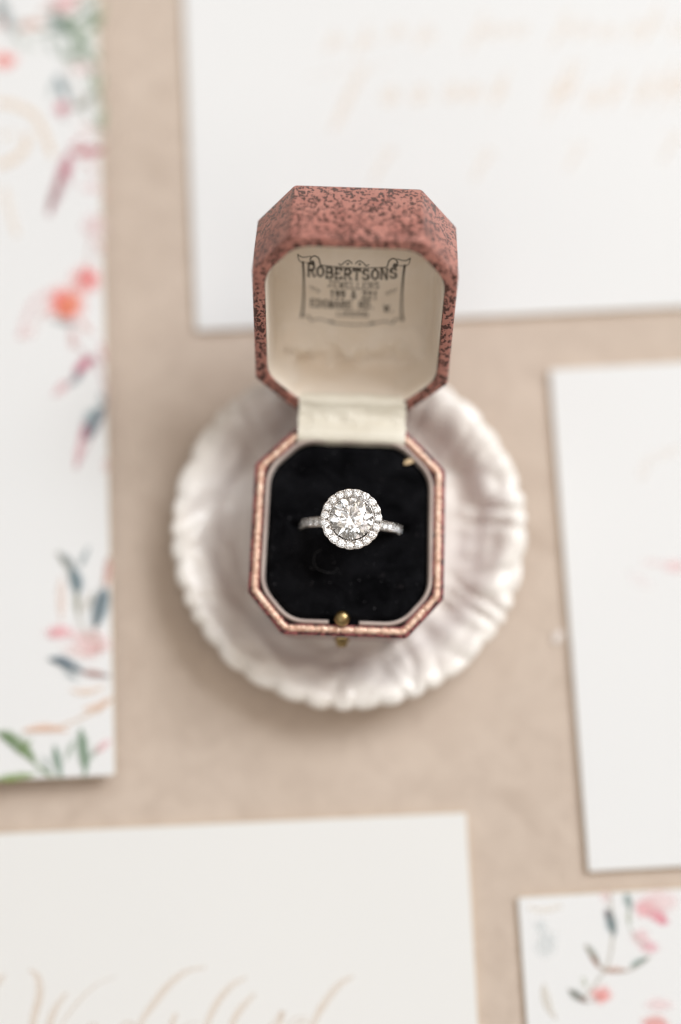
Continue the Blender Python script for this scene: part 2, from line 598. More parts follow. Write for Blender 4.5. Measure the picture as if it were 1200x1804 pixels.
# upper wreath
p.leaf(-10, -10, 22, 55, 22, '9aa7a8', 0.8); p.blot(2, 40, 6, 12, 'c0603a', 0.8)
p.leaf(30, 52, 82, 44, 16, 'eab7a0', 0.75, -0.1); p.leaf(70, 60, 140, 10, 14, '8fa38f', 0.5, 0.1)
p.blot(112, 8, 26, 16, 'f3b6b6', 0.8); p.blot(140, -4, 18, 12, 'f0c8c0', 0.6)
p.leaf(88, 28, 122, 60, 18, '5f8288', 0.75); p.leaf(98, 30, 150, 98, 22, '7f9e7a', 0.8, -0.12); p.leaf(150, 92, 104, 102, 13, '74926f', 0.7)
p.leaf(150, 60, 184, 6, 16, 'a9ba92', 0.7, 0.1); p.leaf(120, 45, 168, 20, 12, '9db18b', 0.6); p.leaf(138, 60, 180, 70, 12, 'b2c2a2', 0.5)
p.leaf(84, 66, 96, 100, 12, 'a4b3a8', 0.5); p.leaf(146, 110, 184, 140, 10, 'b5beaf', 0.45)
p.blot(8, 106, 22, 15, 'ff9f94', 0.85); p.blot(10, 106, 12, 9, 'ff8478', 0.6)
p.blot(150, 120, 34, 12, 'f6d9d6', 0.7)
p.leaf(98, 128, 122, 182, 16, '6f8f97', 0.75); p.leaf(124, 192, 170, 158, 16, '9c9a86', 0.7, 0.1); p.blot(109, 190, 13, 13, 'd2566e', 0.85); p.blot(112, 206, 10, 6, 'b7a5a5', 0.5)
p.leaf(160, 140, 182, 180, 14, 'b9c7ad', 0.6); p.leaf(184, 180, 174, 250, 15, 'a9bb9f', 0.75); p.leaf(182, 120, 180, 160, 8, '95ab88', 0.6)
# pale peach lettering strokes on this card
p.stem([(-6, 180), (30, 186), (62, 205), (80, 240), (92, 275)], 8, 'f6dcc0', 0.7); p.stem([(-6, 292), (25, 280), (45, 258), (48, 235)], 9, 'f6dcc0', 0.65)
p.stem([(0, 242), (25, 235)], 6, 'f8e4cc', 0.5); p.stem([(8, 330), (16, 370), (30, 415)], 7, 'fae9d6', 0.6)
p.leaf(128, 270, 186, 264, 17, 'd8646c', 0.85); p.blot(172, 268, 10, 5, 'c24650', 0.5)
p.leaf(122, 268, 98, 326, 22, 'd97f92', 0.8, -0.08); p.leaf(106, 306, 82, 380, 17, 'b4737c', 0.8, -0.05); p.blot(92, 352, 6, 12, '8a5a52', 0.55, 20)
p.blot(162, 230, 28, 10, 'f8e2de', 0.7, 20); p.blot(160, 330, 18, 10, 'f6d6d6', 0.6); p.blot(165, 398, 24, 22, 'f7dede', 0.7, 40); p.blot(184, 342, 6, 8, 'eabcb0', 0.6)
p.blot(152, 494, 30, 26, 'ffb5b0', 0.8); p.blot(156, 490, 16, 13, 'ff9090', 0.55); p.blot(116, 534, 34, 33, 'ff9c94', 0.85); p.blot(118, 540, 19, 18, 'ffa868', 0.6)
p.leaf(86, 562, 140, 572, 12, 'a7b3b2', 0.6); p.stem([(90, 512), (60, 530), (45, 560), (34, 596)], 7, 'f2cfcf', 0.6); p.blot(52, 585, 20, 10, 'f8e2e0', 0.6, -40)
p.leaf(130, 580, 128, 618, 16, 'f6cfcb', 0.6)
p.leaf(164, 626, 130, 668, 20, 'd2567c', 0.9, 0.05); p.leaf(148, 652, 118, 682, 13, '7c8d96', 0.75); p.leaf(124, 668, 92, 700, 15, 'f3c4c8', 0.7)
p.leaf(184, 714, 150, 778, 32, '6f8f98', 0.85, 0.06); p.leaf(152, 742, 140, 790, 12, 'e28a9c', 0.8); p.leaf(144, 774, 132, 828, 13, 'f4c3c8', 0.75); p.blot(186, 820, 6, 14, 'f6d5d2', 0.6)
p.leaf(100, 972, 134, 1020, 15, '8a9797', 0.85, -0.1); p.leaf(126, 1000, 138, 1052, 22, '4f7b8c', 0.9, -0.05); p.leaf(134, 1040, 138, 1085, 11, 'a7a98f', 0.75)
p.leaf(186, 1032, 166, 1110, 28, '47778a', 0.92); p.leaf(192, 980, 188, 1036, 14, 'f3bcb2', 0.75); p.leaf(108, 1012, 108, 1100, 14, 'fbe4d8', 0.65)
p.blot(106, 1114, 26, 13, 'f9c0c4', 0.85); p.blot(160, 1130, 40, 22, 'f8d2d0', 0.75, 10); p.blot(140, 1150, 34, 10, 'f9dcd8', 0.6, 15)
p.leaf(84, 1160, 150, 1186, 17, '355f74', 0.9, -0.06); p.leaf(142, 1184, 192, 1190, 12, 'c97f6c', 0.85)
p.leaf(120, 1216, 190, 1206, 11, 'fae0cc', 0.75, 0.1); p.leaf(144, 1250, 200, 1228, 13, 'f8d9c2', 0.75, 0.1); p.leaf(170, 1260, 190, 1225, 10, 'f8e0cf', 0.6)
p.leaf(40, 1288, 124, 1288, 14, 'f6cdb2', 0.8, -0.06)
p.leaf(-8, 1288, 66, 1348, 22, '7d9a63', 0.9, -0.1); p.leaf(0, 1290, 40, 1330, 9, '5d8464', 0.6); p.leaf(-10, 1374, 66, 1364, 14, '8aa94f', 0.8)
p.leaf(96, 1312, 106, 1372, 15, '86a38e', 0.85); p.leaf(142, 1282, 152, 1368, 19, '7f9e80', 0.9); p.leaf(74, 1330, 92, 1366, 9, 'a9b7b0', 0.6); p.leaf(60, 1350, 100, 1370, 9, 'a9bfa0', 0.5)
p.leaf(164, 1328, 196, 1302, 14, 'f9c9cc', 0.8)
for pts, w, c, al in (([(100, 20), (130, 60), (160, 110), (176, 190)], 3, '8fa58a', 0.6), ([(60, 60), (110, 50), (150, 30), (186, 0)], 3, '93a58f', 0.6), ([(120, 130), (135, 165), (150, 200), (180, 230)], 2.5, 'a9a89a', 0.5),
        ([(186, 262), (150, 262), (120, 272), (100, 320), (88, 380)], 2.5, 'c48a90', 0.6), ([(170, 380), (160, 430), (150, 480), (120, 520)], 2.5, 'd9b5ac', 0.5), ([(120, 560), (130, 600), (160, 630), (186, 640)], 2.5, 'c9a3a3', 0.5),
        ([(164, 626), (178, 660), (186, 712), (160, 770), (134, 826)], 2.5, 'c79aa2', 0.55), ([(192, 980), (176, 1060), (168, 1110), (178, 1150)], 2.5, 'b9a493', 0.6), ([(100, 972), (134, 1030), (140, 1090), (160, 1130)], 2.5, 'a89f8c', 0.55),
        ([(84, 1160), (140, 1182), (194, 1192)], 2.5, '7c7f80', 0.6), ([(40, 1288), (100, 1282), (160, 1256), (198, 1230)], 2.5, 'e6c4a6', 0.6), ([(-8, 1288), (50, 1335), (90, 1368)], 2.5, '7d9a63', 0.6), ([(142, 1282), (150, 1330), (148, 1370)], 2.5, '7f9e80', 0.6), ([(96, 1312), (104, 1340), (110, 1370)], 2.5, '86a38e', 0.6)):
    p.stem(pts, w * 1.6, c, al)
for q in ((134, 8, 176, -14, 13, '89a37c', 0.7), (150, 14, 182, 44, 12, '7c9a86', 0.65), (126, 70, 160, 84, 11, '7f9f78', 0.7), (104, 62, 116, 100, 11, '8aa58e', 0.6), (160, 84, 182, 110, 10, '98ad86', 0.65),
          (150, 150, 172, 126, 10, 'a3b494', 0.6), (170, 196, 186, 228, 10, '9db093', 0.65), (96, 140, 88, 176, 9, '9bb0ae', 0.5), (66, 20, 100, 14, 11, 'e9c3b4', 0.6), (40, 30, 18, 70, 12, 'a9b4b0', 0.55),
          (122, 262, 150, 240, 11, 'e7a3a6', 0.6), (150, 285, 172, 306, 10, 'f0b9b6', 0.55), (112, 292, 126, 330, 9, 'c77886', 0.6), (168, 420, 184, 452, 12, 'f5cdca', 0.6), (84, 540, 62, 566, 11, 'e9b7b2', 0.5),
          (138, 560, 166, 590, 12, 'f3bdb4', 0.5), (176, 600, 186, 640, 10, 'e9a9b0', 0.55), (176, 690, 186, 720, 10, '8fa5a8', 0.6), (140, 1000, 158, 960, 11, '7f979c', 0.6), (150, 1080, 164, 1040, 9, 'c6b59a', 0.6),
          (84, 1124, 110, 1100, 10, 'f4b4ba', 0.6), (150, 1150, 186, 1140, 12, 'f3b8b4', 0.55), (110, 1176, 138, 1200, 9, '6b8890', 0.6), (30, 1330, 58, 1300, 10, '94ac76', 0.65), (116, 1340, 132, 1300, 9, '93ab92', 0.6), (156, 1340, 176, 1312, 9, '9bb29a', 0.55)):
    p.leaf(*q)
p.leaf(20, 60, 70, 90, 12, 'cfd8cc', 0.5); p.leaf(100, 4, 90, 40, 12, '7a9a90', 0.6); p.leaf(128, 84, 170, 110, 12, '93aa88', 0.6); p.leaf(150, 30, 178, 52, 11, '8ea785', 0.6); p.leaf(112, 96, 140, 120, 10, '9fb39a', 0.5)
p.leaf(140, 470, 168, 512, 22, 'ff9d9c', 0.4); p.leaf(96, 510, 128, 566, 26, 'ff8a7e', 0.4); p.leaf(138, 516, 104, 560, 22, 'ffb48a', 0.4)
p.build('floral_print', card_left, M['water'])

p = Print(T5)
p.leaf(1070, 1600, 1084, 1652, 18, '47737f', 0.85); p.leaf(1066, 1598, 1074, 1622, 9, 'a07f80', 0.5); p.blot(1068, 1580, 12, 12, 'f6dada', 0.6)
p.leaf(1102, 1572, 1112, 1606, 14, '8fa6a4', 0.85); p.leaf(1108, 1602, 1108, 1630, 10, 'ccd0bb', 0.6)
p.blot(1138, 1600, 22, 18, 'f6b5ba', 0.85); p.blot(1158, 1612, 16, 14, 'f2a4b0', 0.7); p.blot(1168, 1622, 11, 10, 'f08ea0', 0.75); p.blot(1160, 1590, 36, 22, 'fbdcdc', 0.7)
p.blot(1128, 1650, 18, 14, 'f8d3d5', 0.7); p.blot(1144, 1668, 18, 12, 'f4bcc4', 0.75)
p.leaf(1032, 1664, 1058, 1700, 13, '97a396', 0.7); p.leaf(1040, 1680, 1058, 1708, 9, 'b6674e', 0.7); p.leaf(1110, 1704, 1144, 1686, 13, '8aa8a2', 0.8); p.leaf(1062, 1712, 1106, 1710, 12, 'e6bfb0', 0.7, -0.05)
p.leaf(1002, 1744, 1034, 1766, 17, '8d938a', 0.85); p.blot(1028, 1762, 9, 6, 'c29a94', 0.6, 30); p.leaf(1026, 1720, 1034, 1742, 10, 'cfd3bf', 0.6)
p.blot(1060, 1752, 20, 17, 'fbbcb8', 0.85); p.blot(1060, 1754, 10, 8, 'ff9a94', 0.6); p.blot(1160, 1770, 26, 12, 'f9dfdf', 0.7)
p.blot(962, 1662, 20, 26, 'dfe3e3', 0.7); p.blot(952, 1632, 12, 14, 'dfe4e4', 0.6); p.leaf(958, 1730, 984, 1800, 16, 'e9e2d6', 0.7, 0.1)
p.blot(1156, 1804, 26, 16, 'f0a6a0', 0.8); p.stem([(930, 1598), (958, 1604), (990, 1596)], 6, 'f3e9dc', 0.6)
for pts, w, c, al in (([(1074, 1570), (1080, 1640), (1070, 1700), (1030, 1760)], 4, 'b9b09c', 0.5), ([(1032, 1664), (1058, 1704), (1106, 1710), (1146, 1684)], 4, 'b7a694', 0.6), ([(1108, 1576), (1112, 1640), (1140, 1670)], 3, 'b4bdb0', 0.5), ([(1000, 1742), (1034, 1766), (1060, 1752)], 3, 'a59b90', 0.5)):
    p.stem(pts, w, c, al)
p.build('floral_print', card_corner, M['water'])

p = Print(T3)
p.blot(1190, 998, 26, 12, 'fbd3d3', 0.55); p.blot(1150, 992, 22, 8, 'fbe6e4', 0.35); p.blot(1128, 1022, 26, 10, 'fbebea', 0.3, 30)
p.stem([(1130, 845), (1140, 815), (1170, 800), (1200, 790)], 10, 'f7ece2', 0.3)
p.build('faint_print', card_right, M['water'])

# handwriting
def strokes(name, parent, z, lines, mat):
    V, F = [], []
    for k, (w, pts) in enumerate(lines):
        P = spline(pts, 9); b = len(V); zz = z + 0.02 + 0.003 * (k % 12)
        for i, (x, y) in enumerate(P):
            x2, y2 = P[min(i + 1, len(P) - 1)]; x1, y1 = P[max(0, i - 1)]
            L = math.hypot(x2 - x1, y2 - y1) or 1
            down = abs(y2 - y1) / L
            t = i / (len(P) - 1)
            hw = 0.33 * w * (0.3 + 0.7 * down * math.sin(math.pi * (0.08 + 0.86 * t)))
            nx, ny = -(y2 - y1) / L, (x2 - x1) / L
            for s in (1, -1):
                q = at(x + nx * hw * s, y + ny * hw * s, zz); V.append((q.x, q.y, zz))
        for i in range(len(P) - 1):
            F.append((b + 2 * i, b + 2 * i + 1, b + 2 * i + 3, b + 2 * i + 2))
    return mesh_obj(name, V, F, mat, parent, smooth=False)

strokes('handwriting', card_bottom, T4, [
    (16, [(-14, 1745), (0, 1727), (8, 1717)]),
    (22, [(52, 1709), (66, 1721), (70, 1750), (62, 1785), (54, 1820), (48, 1855)]),
    (20, [(118, 1749), (100, 1773), (90, 1795), (84, 1820), (78, 1855)]),
    (8, [(204, 1721), (170, 1735), (140, 1763), (110, 1803), (84, 1855)]),
    (12, [(148, 1823), (160, 1805), (172, 1811), (166, 1835)]),
    (14, [(210, 1811), (226, 1801), (236, 1811), (228, 1835)]),
    (22, [(362, 1705), (330, 1711), (300, 1733), (272, 1767), (250, 1799), (236, 1835)]),
    (16, [(311, 1785), (304, 1801), (296, 1825)]), (7, [(296, 1825), (330, 1805), (356, 1801)]),
    (20, [(434, 1723), (410, 1735), (384, 1765), (366, 1801), (356, 1835)]),
    (20, [(450, 1751), (430, 1771), (412, 1797), (402, 1829)]),
    (14, [(470, 1811), (486, 1801), (498, 1783), (492, 1811), (484, 1835)]),
    (12, [(520, 1811), (534, 1799), (548, 1805)]),
    (22, [(622, 1721), (600, 1733), (578, 1759), (558, 1791), (544, 1829)]),
    (8, [(500, 1817), (520, 1795), (545, 1791)]),
], M['ink'])
L = []
for x, y, h in ((580, 72, 40), (634, 70, 60), (690, 55, 30), (742, 60, 44), (836, 55, 70), (868, 52, 26), (905, 52, 26), (985, 48, 70), (1022, 50, 40), (1062, 55, 28), (1112, 50, 34), (1142, 40, 76), (1190, 50, 40)):
    L.append((12, [(x + h * 0.30, y - h * 0.5), (x + h * 0.12, y - h * 0.1), (x - h * 0.18, y + h * 0.5)]))
    L.append((9, [(x - h * 0.18, y + h * 0.5), (x + 4, y + 12), (x + 22, y - 8), (x + 16, y + 8), (x + 34, y + 4)]))
L += [(24, [(650, 118), (632, 136), (614, 172), (598, 206), (584, 232)]), (10, [(540, 138), (600, 122), (660, 116), (690, 112)])]
for x, y, h in ((686, 168, 34), (738, 166, 36), (796, 162, 34), (830, 162, 34), (876, 158, 70), (978, 160, 110), (1000, 150, 90), (1044, 172, 36), (1080, 160, 70), (1132, 158, 80), (1168, 150, 90), (1196, 150, 90)):
    L.append((13, [(x + h * 0.28, y - h * 0.5), (x + h * 0.1, y - h * 0.1), (x - h * 0.16, y + h * 0.5)]))
    L.append((10, [(x - 12, y + 2), (x, y - 14), (x + 12, y - 2), (x, y + 16), (x - 12, y + 6), (x + 26, y + 2)]))
for x, y, h in ((672, 292, 60), (848, 292, 50), (1010, 280, 40), (1180, 260, 50)):
    L.append((15, [(x + h * 0.35, y - h * 0.5), (x, y), (x - h * 0.3, y + h * 0.55)]))
    L.append((9, [(x - 10, y - 20), (x + 14, y - 28), (x + 24, y - 16)]))
strokes('handwriting', card_top, T2, L, M['ink_pale'])

# ------------------------------------------------------------------ ceramic dish
DC = Vector((0.3, 2.4))
def dish():
    prof = spline([(0.0, 5.0), (12, 5.0), (21.0, 5.0), (24.2, 5.3), (26.8, 6.5), (29.0, 8.7), (31.5, 10.5), (34.3, 11.3), (36.2, 10.7),
                   (36.6, 9.4), (35.6, 7.4), (33.0, 4.6), (28.5, 2.2), (25.0, 1.0), (24.0, 0.0), (0.5, 0.0)], 7)
    prof[0] = (0.05, 5.0)
    seg = 420
    rings = []
    ntop = 9 * 7
    for k, (r, z) in enumerate(prof):
        ring = []
        g = max(0.0, min(1.0, (r - 23.5) / 6.0)); g = g * g * (3 - 2 * g)
        e = max(0.0, min(1.0, (r - 33.0) / 3.5))
        topside = 1.0 if k <= ntop else 0.35
        for i in range(seg):
            a = 2 * math.pi * i / seg
            ca, sa = math.cos(a), math.sin(a)
            ph = 1.6 * nz(ca * 2.2, sa * 2.2, 3.1)
            side = 0.5 + 0.5 * math.cos(a - R(5))                  # deeper folds on the right
            w = math.sin(38 * a + 5 * ph + (r - 30) * 0.18)
            scal = abs(math.sin(20 * a + 3.0 * ph)) ** 0.6
            amp = 0.75 + 0.5 * nz(ca * 4, sa * 4, 8.0)
            tr = max(0.0, min(1.0, (r - 22.5) / 3.0))
            # overlapping petals on the right: curved creases that run in towards the floor
            q = 8.5 * a + 5.5 * ph + 0.16 * (r - 30) + 1.4 * nz(r * 0.12, ca * 2, sa * 2)
            petal = abs(math.sin(q)) ** 0.8
            q2 = 14 * a - 0.30 * (r - 30) + 5.0 * nz(ca * 3, sa * 3, 9.0)
            petal2 = abs(math.sin(q2)) ** 0.9
            soft = nz(ca * 3.0, sa * 3.0, r * 0.16 + 5)
            mid = tr * (1 - 0.55 * e)
            dz = topside * (mid * side * (1.55 * (petal - 0.65) + 0.75 * (petal2 - 0.65)) + tr * 0.7 * soft + g * 0.07 * amp * w
                            + mid * (1 - 0.6 * side) * (0.75 * nz(ca * 7, sa * 7, r * 0.3) + 0.5 * (0.5 - 2 * abs(nz(ca * 4.5 + r * 0.05, sa * 4.5, r * 0.2 + 7))))) + g * e * 0.9 * amp * (scal - 0.6) * topside
            dr = e * amp * (1.25 * (scal - 0.6)) + g * 0.35 * nz(ca * 5, sa * 5, 1.7)
            rr = r + dr
            ring.append((rr * ca, rr * sa, z + dz))
        rings.append(ring)
    vs, fs = loft(rings, True, True, True)
    root = mesh_obj('trinket_dish', vs, fs, M['glaze'])
    root.location = (DC.x * MM, DC.y * MM, 0.02 * MM)
    tag(root, 'round ivory glazed ceramic dish with a ruffled rim under the ring box', 'dish')
    return root
dish()

# ------------------------------------------------------------------ ring box
BZ = 5.1
box = empty('ring_box', (0, 0, BZ), R(-2.0))
tag(box, 'open octagonal pink leatherette ring box standing in the ceramic dish', 'ring box')
HB = 21.0                                     # height of the lower half

def ring_at(d, rad, z, seg=6):
    return [(x, y, z) for x, y in outline(d, rad, seg)]

# lower half
rings = [ring_at(2.6, 0.6, 0.0), ring_at(1.75, 0.8, 0.25), ring_at(1.45, 0.9, 0.9), ring_at(0.7, 0.9, 10), ring_at(0.0, 1.8, HB - 0.7),
         ring_at(0.15, 1.8, HB - 0.25), ring_at(0.5, 1.8, HB), ring_at(2.25, 1.0, HB), ring_at(2.35, 1.2, HB - 3), ring_at(2.35, 1.2, 3.0)]
vs, fs = loft(rings, True, True, True)
o = base = mesh_obj('base', vs, fs, M['leather_base'], box); sharp(o, 50)
o['label'] = 'plum leatherette lower half of the box'

# gilt trim along the rim, open behind the satin hinge
def half_bead(path, w, h, z0, jit=0.0, seed=0.0, closed=False):
    P = [Vector(p) for p in path]; rings = []
    for i, p in enumerate(P):
        t = (P[min(i + 1, len(P) - 1)] - P[max(i - 1, 0)]).normalized()
        nn = Vector((-t.y, t.x))
        j = jit * nz(i * 0.42, seed, 2.2) + jit * 0.6 * nz(i * 1.1, seed, 7.7) - (0.30 if i % 9 == 0 else 0.0)
        ring = []
        for k in range(7):
            a = math.pi * k / 6
            q = p + nn * (math.cos(a) * w * 0.5 * (1 + j))
            ring.append((q.x, q.y, z0 + math.sin(a) * h * (1 + 1.6 * j)))
        rings.append(ring)
    return loft(rings, False, False, False)

loop = resample(outline(1.35, 1.8), 460)
bx = 10.6
back = [i for i, q in enumerate(loop) if q.y > 18 and abs(q.x) < bx]
start = (max(i for i in back) + 1) % len(loop)
path = [loop[(start + i) % len(loop)] for i in range(len(loop) - len(back))]
vs, fs = half_bead(path, 1.22, 0.42, HB, 0.2)
mesh_obj('gilt_trim', vs, fs, M['trim'], base)['label'] = 'worn copper gilt trim along the lower rim'

# lining collar inside the rim, open at the clasp
loop = resample(outline(2.75, 7.0), 300)
keep = [i for i, q in enumerate(loop) if not (q.y < -15 and -3.2 < q.x < 2.7)]
s0 = max(i for i, q in enumerate(loop) if (q.y < -15 and q.x < 2.7 and q.x > -3.2)) + 1
gap = len(loop) - len(keep)
path = [loop[(s0 + i) % len(loop)] for i in range(len(keep))]
rings = []
for i, p in enumerate(path):
    t = (path[min(i + 1, len(path) - 1)] - path[max(i - 1, 0)]).normalized()
    nn = Vector((-t.y, t.x))
    j = 0.06 * nz(i * 0.2, 4.0)
    rings.append([(p.x + nn.x * d, p.y + nn.y * d, z + j) for d, z in
                  ((-0.38, 15.0), (-0.38, HB + 0.0), (-0.30, HB + 0.25), (-0.1, HB + 0.4), (0.1, HB + 0.4), (0.32, HB + 0.25), (0.42, HB - 0.1), (0.45, HB - 1.2), (0.5, 15.0))])
vs, fs = loft(rings, False)
nr = len(rings[0])
fs.append(tuple(range(nr))); fs.append(tuple(len(vs) - nr + i for i in range(nr)))
o = mesh_obj('lining_collar', vs, fs, M['collar'], base)

# black velvet pad with the slot that grips the ring
RY = 0.9
bound = resample(outline(3.0, 8.0), 260)
nb = 70
rings = []
for k in range(nb + 1):
    s = 1 - k / nb
    ring = []
    for q in bound:
        x, y = q.x * max(s, 0.004), q.y * max(s, 0.004)
        if k == 0 and y < -15 and -3.3 < x < 2.8: y -= 0.9
        z = HB - 0.9 + 0.75 * (1 - s ** 5) + 0.10 * nz(x * 0.35, y * 0.35, 4) + 0.05 * nz(x * 1.3, y * 1.3, 9)
        if s > 0.93: z -= (s - 0.93) / 0.07 * 1.0
        g = abs(y - RY - 0.15 * nz(x * 0.5, 0.3)) ; inx = max(0.0, min(1.0, (12.2 - abs(x)) / 1.0))
        if g < 1.5: z -= inx * 1.6 * (1 - g / 1.5) ** 1.5
        ring.append((x, y, z))
    rings.append(ring)
vs, fs = loft(rings, True, False, True)
mesh_obj('velvet_pad', vs, fs, M['velvet'], base)['label'] = 'black velvet pad with a slot for the ring'

# catch knob inside the front, push button outside
vs, fs = lathe([(0.02, -3.2), (0.8, -3.2), (0.8, -0.9), (1.2, -0.75), (1.50, -0.2), (1.58, 0.35), (1.45, 0.95), (1.15, 1.4), (0.6, 1.62), (0.05, 1.68)], 28)
mesh_obj('catch_knob', [(x - 0.55, y - 17.3, z + HB + 0.35) for x, y, z in vs], fs, M['brass'], base)['label'] = 'round brass catch knob'
vs, fs = lathe([(0.02, 0.0), (1.5, 0.0), (1.5, 0.5), (1.15, 0.6), (1.1, 1.2), (0.9, 1.55), (0.4, 1.7), (0.02, 1.72)], 24)
mesh_obj('push_button', [(x - 0.45, -20.85 - z, y + HB - 4.6) for x, y, z in vs], fs, M['brass'], base)['label'] = 'brass push button on the front wall'
vs, fs = [], []
b = [(-1.4, -21.0), (0.5, -21.0), (0.5, -21.25), (-1.4, -21.25)]
vs = [(x, y, HB - 3.0) for x, y in b] + [(x, y, HB - 0.35) for x, y in b]
fs = [(0, 3, 2, 1), (4, 5, 6, 7)] + [(i, (i + 1) % 4, 4 + (i + 1) % 4, 4 + i) for i in range(4)]
mesh_obj('latch_plate', vs, fs, M['brass'], base, smooth=False)

# lid: u across, v up from the hinge edge, w back from its open rim
LA = R(52.5); HY, HZ = 24.2, 24.25 - BZ
LT, LN = Vector((0, math.cos(LA), math.sin(LA))), Vector((0, math.sin(LA), -math.cos(LA)))
def lid(u, v, w):
    return (u - 0.30, HY + LT.y * v + LN.y * w, HZ + LT.z * v + LN.z * w)
def lid_ring(d, rad, w, seg=6, fy=None):
    return [lid(x, 20.8 - y, w) if False else lid(x, -(y) + 20.8, w) for x, y in outline(d, rad, seg)]
DL = 17.9
def wob(ring_fn, *a): return ring_fn(*a)
IR = 6.5
rings = [lid_ring(2.3, IR, 3.0), lid_ring(2.35, IR, 0.9), lid_ring(2.35, IR, 0.25), lid_ring(2.15, IR, 0.0), lid_ring(0.55, 1.0, 0.0), lid_ring(0.18, 1.0, 0.18), lid_ring(0.0, 1.0, 0.6),
         lid_ring(-0.05, 1.0, 8.0), lid_ring(0.0, 1.0, DL - 1.1), lid_ring(0.3, 1.2, DL - 0.35), lid_ring(1.1, 1.2, DL), lid_ring(3.0, 1.2, DL + 0.15)]
vs, fs = loft(rings, True, False, True)
o = lid_part = mesh_obj('lid', vs, fs, M['leather'], box); sharp(o, 45)
o['label'] = 'pink leatherette lid with a dark brown spotted grain'

# lid lining: walls run into a padded back, gathered towards the hinge
WB = 12.3
N = 260
lv = []
levels = [(2.42, 0.35), (2.75, 0.8), (2.85, 2.0), (2.95, 4.0), (3.05, 6.0), (3.15, 8.0), (3.25, 9.6), (3.45, 10.8), (3.8, 11.6), (4.6, 12.1), (7.0, 12.3)]
def roll(x, v, w):
    """padding gathered into a soft roll along the hinge side"""
    k = min(1.0, w / 8.0) ** 2
    r = 3.4 * math.exp(-((v - 8.6 - 1.2 * nz(x * 0.13, 4.4)) / 2.5) ** 2) * (0.85 + 0.8 * nz(x * 0.12, 2.0, v * 0.06))
    low = max(0.0, min(1.0, (12.6 - v) / 4.0))
    r += low * 0.9 * (0.35 - abs(nz(x * 0.16 - v * 0.10, v * 0.22, 21.0))) * 1.6
    r += low * (1.6 * nz(x * 0.28 + v * 0.22, v * 0.4 - x * 0.08, 11.0) + 1.0 * nz(x * 0.55, v * 0.5, 3.0))
    return k * r
for d, w in levels:
    lv.append([lid(q.x, 20.8 - q.y, w - roll(q.x, 20.8 - q.y, w)) for q in resample(outline(d, IR if d < 4 else 3.6), N)])
ob = resample(outline(7.0, 3.6), N)
for k in range(1, 41):
    s = max(1 - k / 40, 0.004)
    lv.append([lid(q.x * s, 20.8 - q.y * s, WB - roll(q.x * s, 20.8 - q.y * s, WB)) for q in ob])
vs, fs = loft(lv, True, False, True)
mesh_obj('lid_lining', vs, fs, M['lining'], lid_part)['label'] = 'cream silk lining of the lid'

# satin hinge strip between the two halves
prof = spline([(27.9, 25.6), (27.2, 26.4), (25.9, 26.75), (24.6, 26.1), (22.9, 25.75), (21.2, 26.35), (19.8, 26.85), (18.5, 26.85), (17.75, 26.3), (17.4, 24.8)], 6)
rings = []
for k, (y, z) in enumerate(prof):
    ring = []
    for i in range(61):
        x = -10.7 + 21.4 * i / 60
        w = math.exp(-((y - 23.0) / 2.6) ** 2)
        dz = w * (0.45 * nz(x * 0.22, y * 0.5, 2.0) + 0.2 * nz(x * 0.6, y * 0.9, 5.0)) - 0.25 * w * (x / 10.7) ** 2
        dx = 0.18 * nz(y * 0.6, 2.0 if x > 0 else 8.0) * abs(x) / 10.7
        ring.append((x + dx + 0.05, y + 0.25 * nz(x * 0.2, y * 0.3, 7.0), z - BZ + dz))
    rings.append(ring)
vs, fs = loft(rings, False)
mesh_obj('satin_hinge', vs, fs, M['ribbon'], box)['label'] = 'cream satin strip covering the hinge'

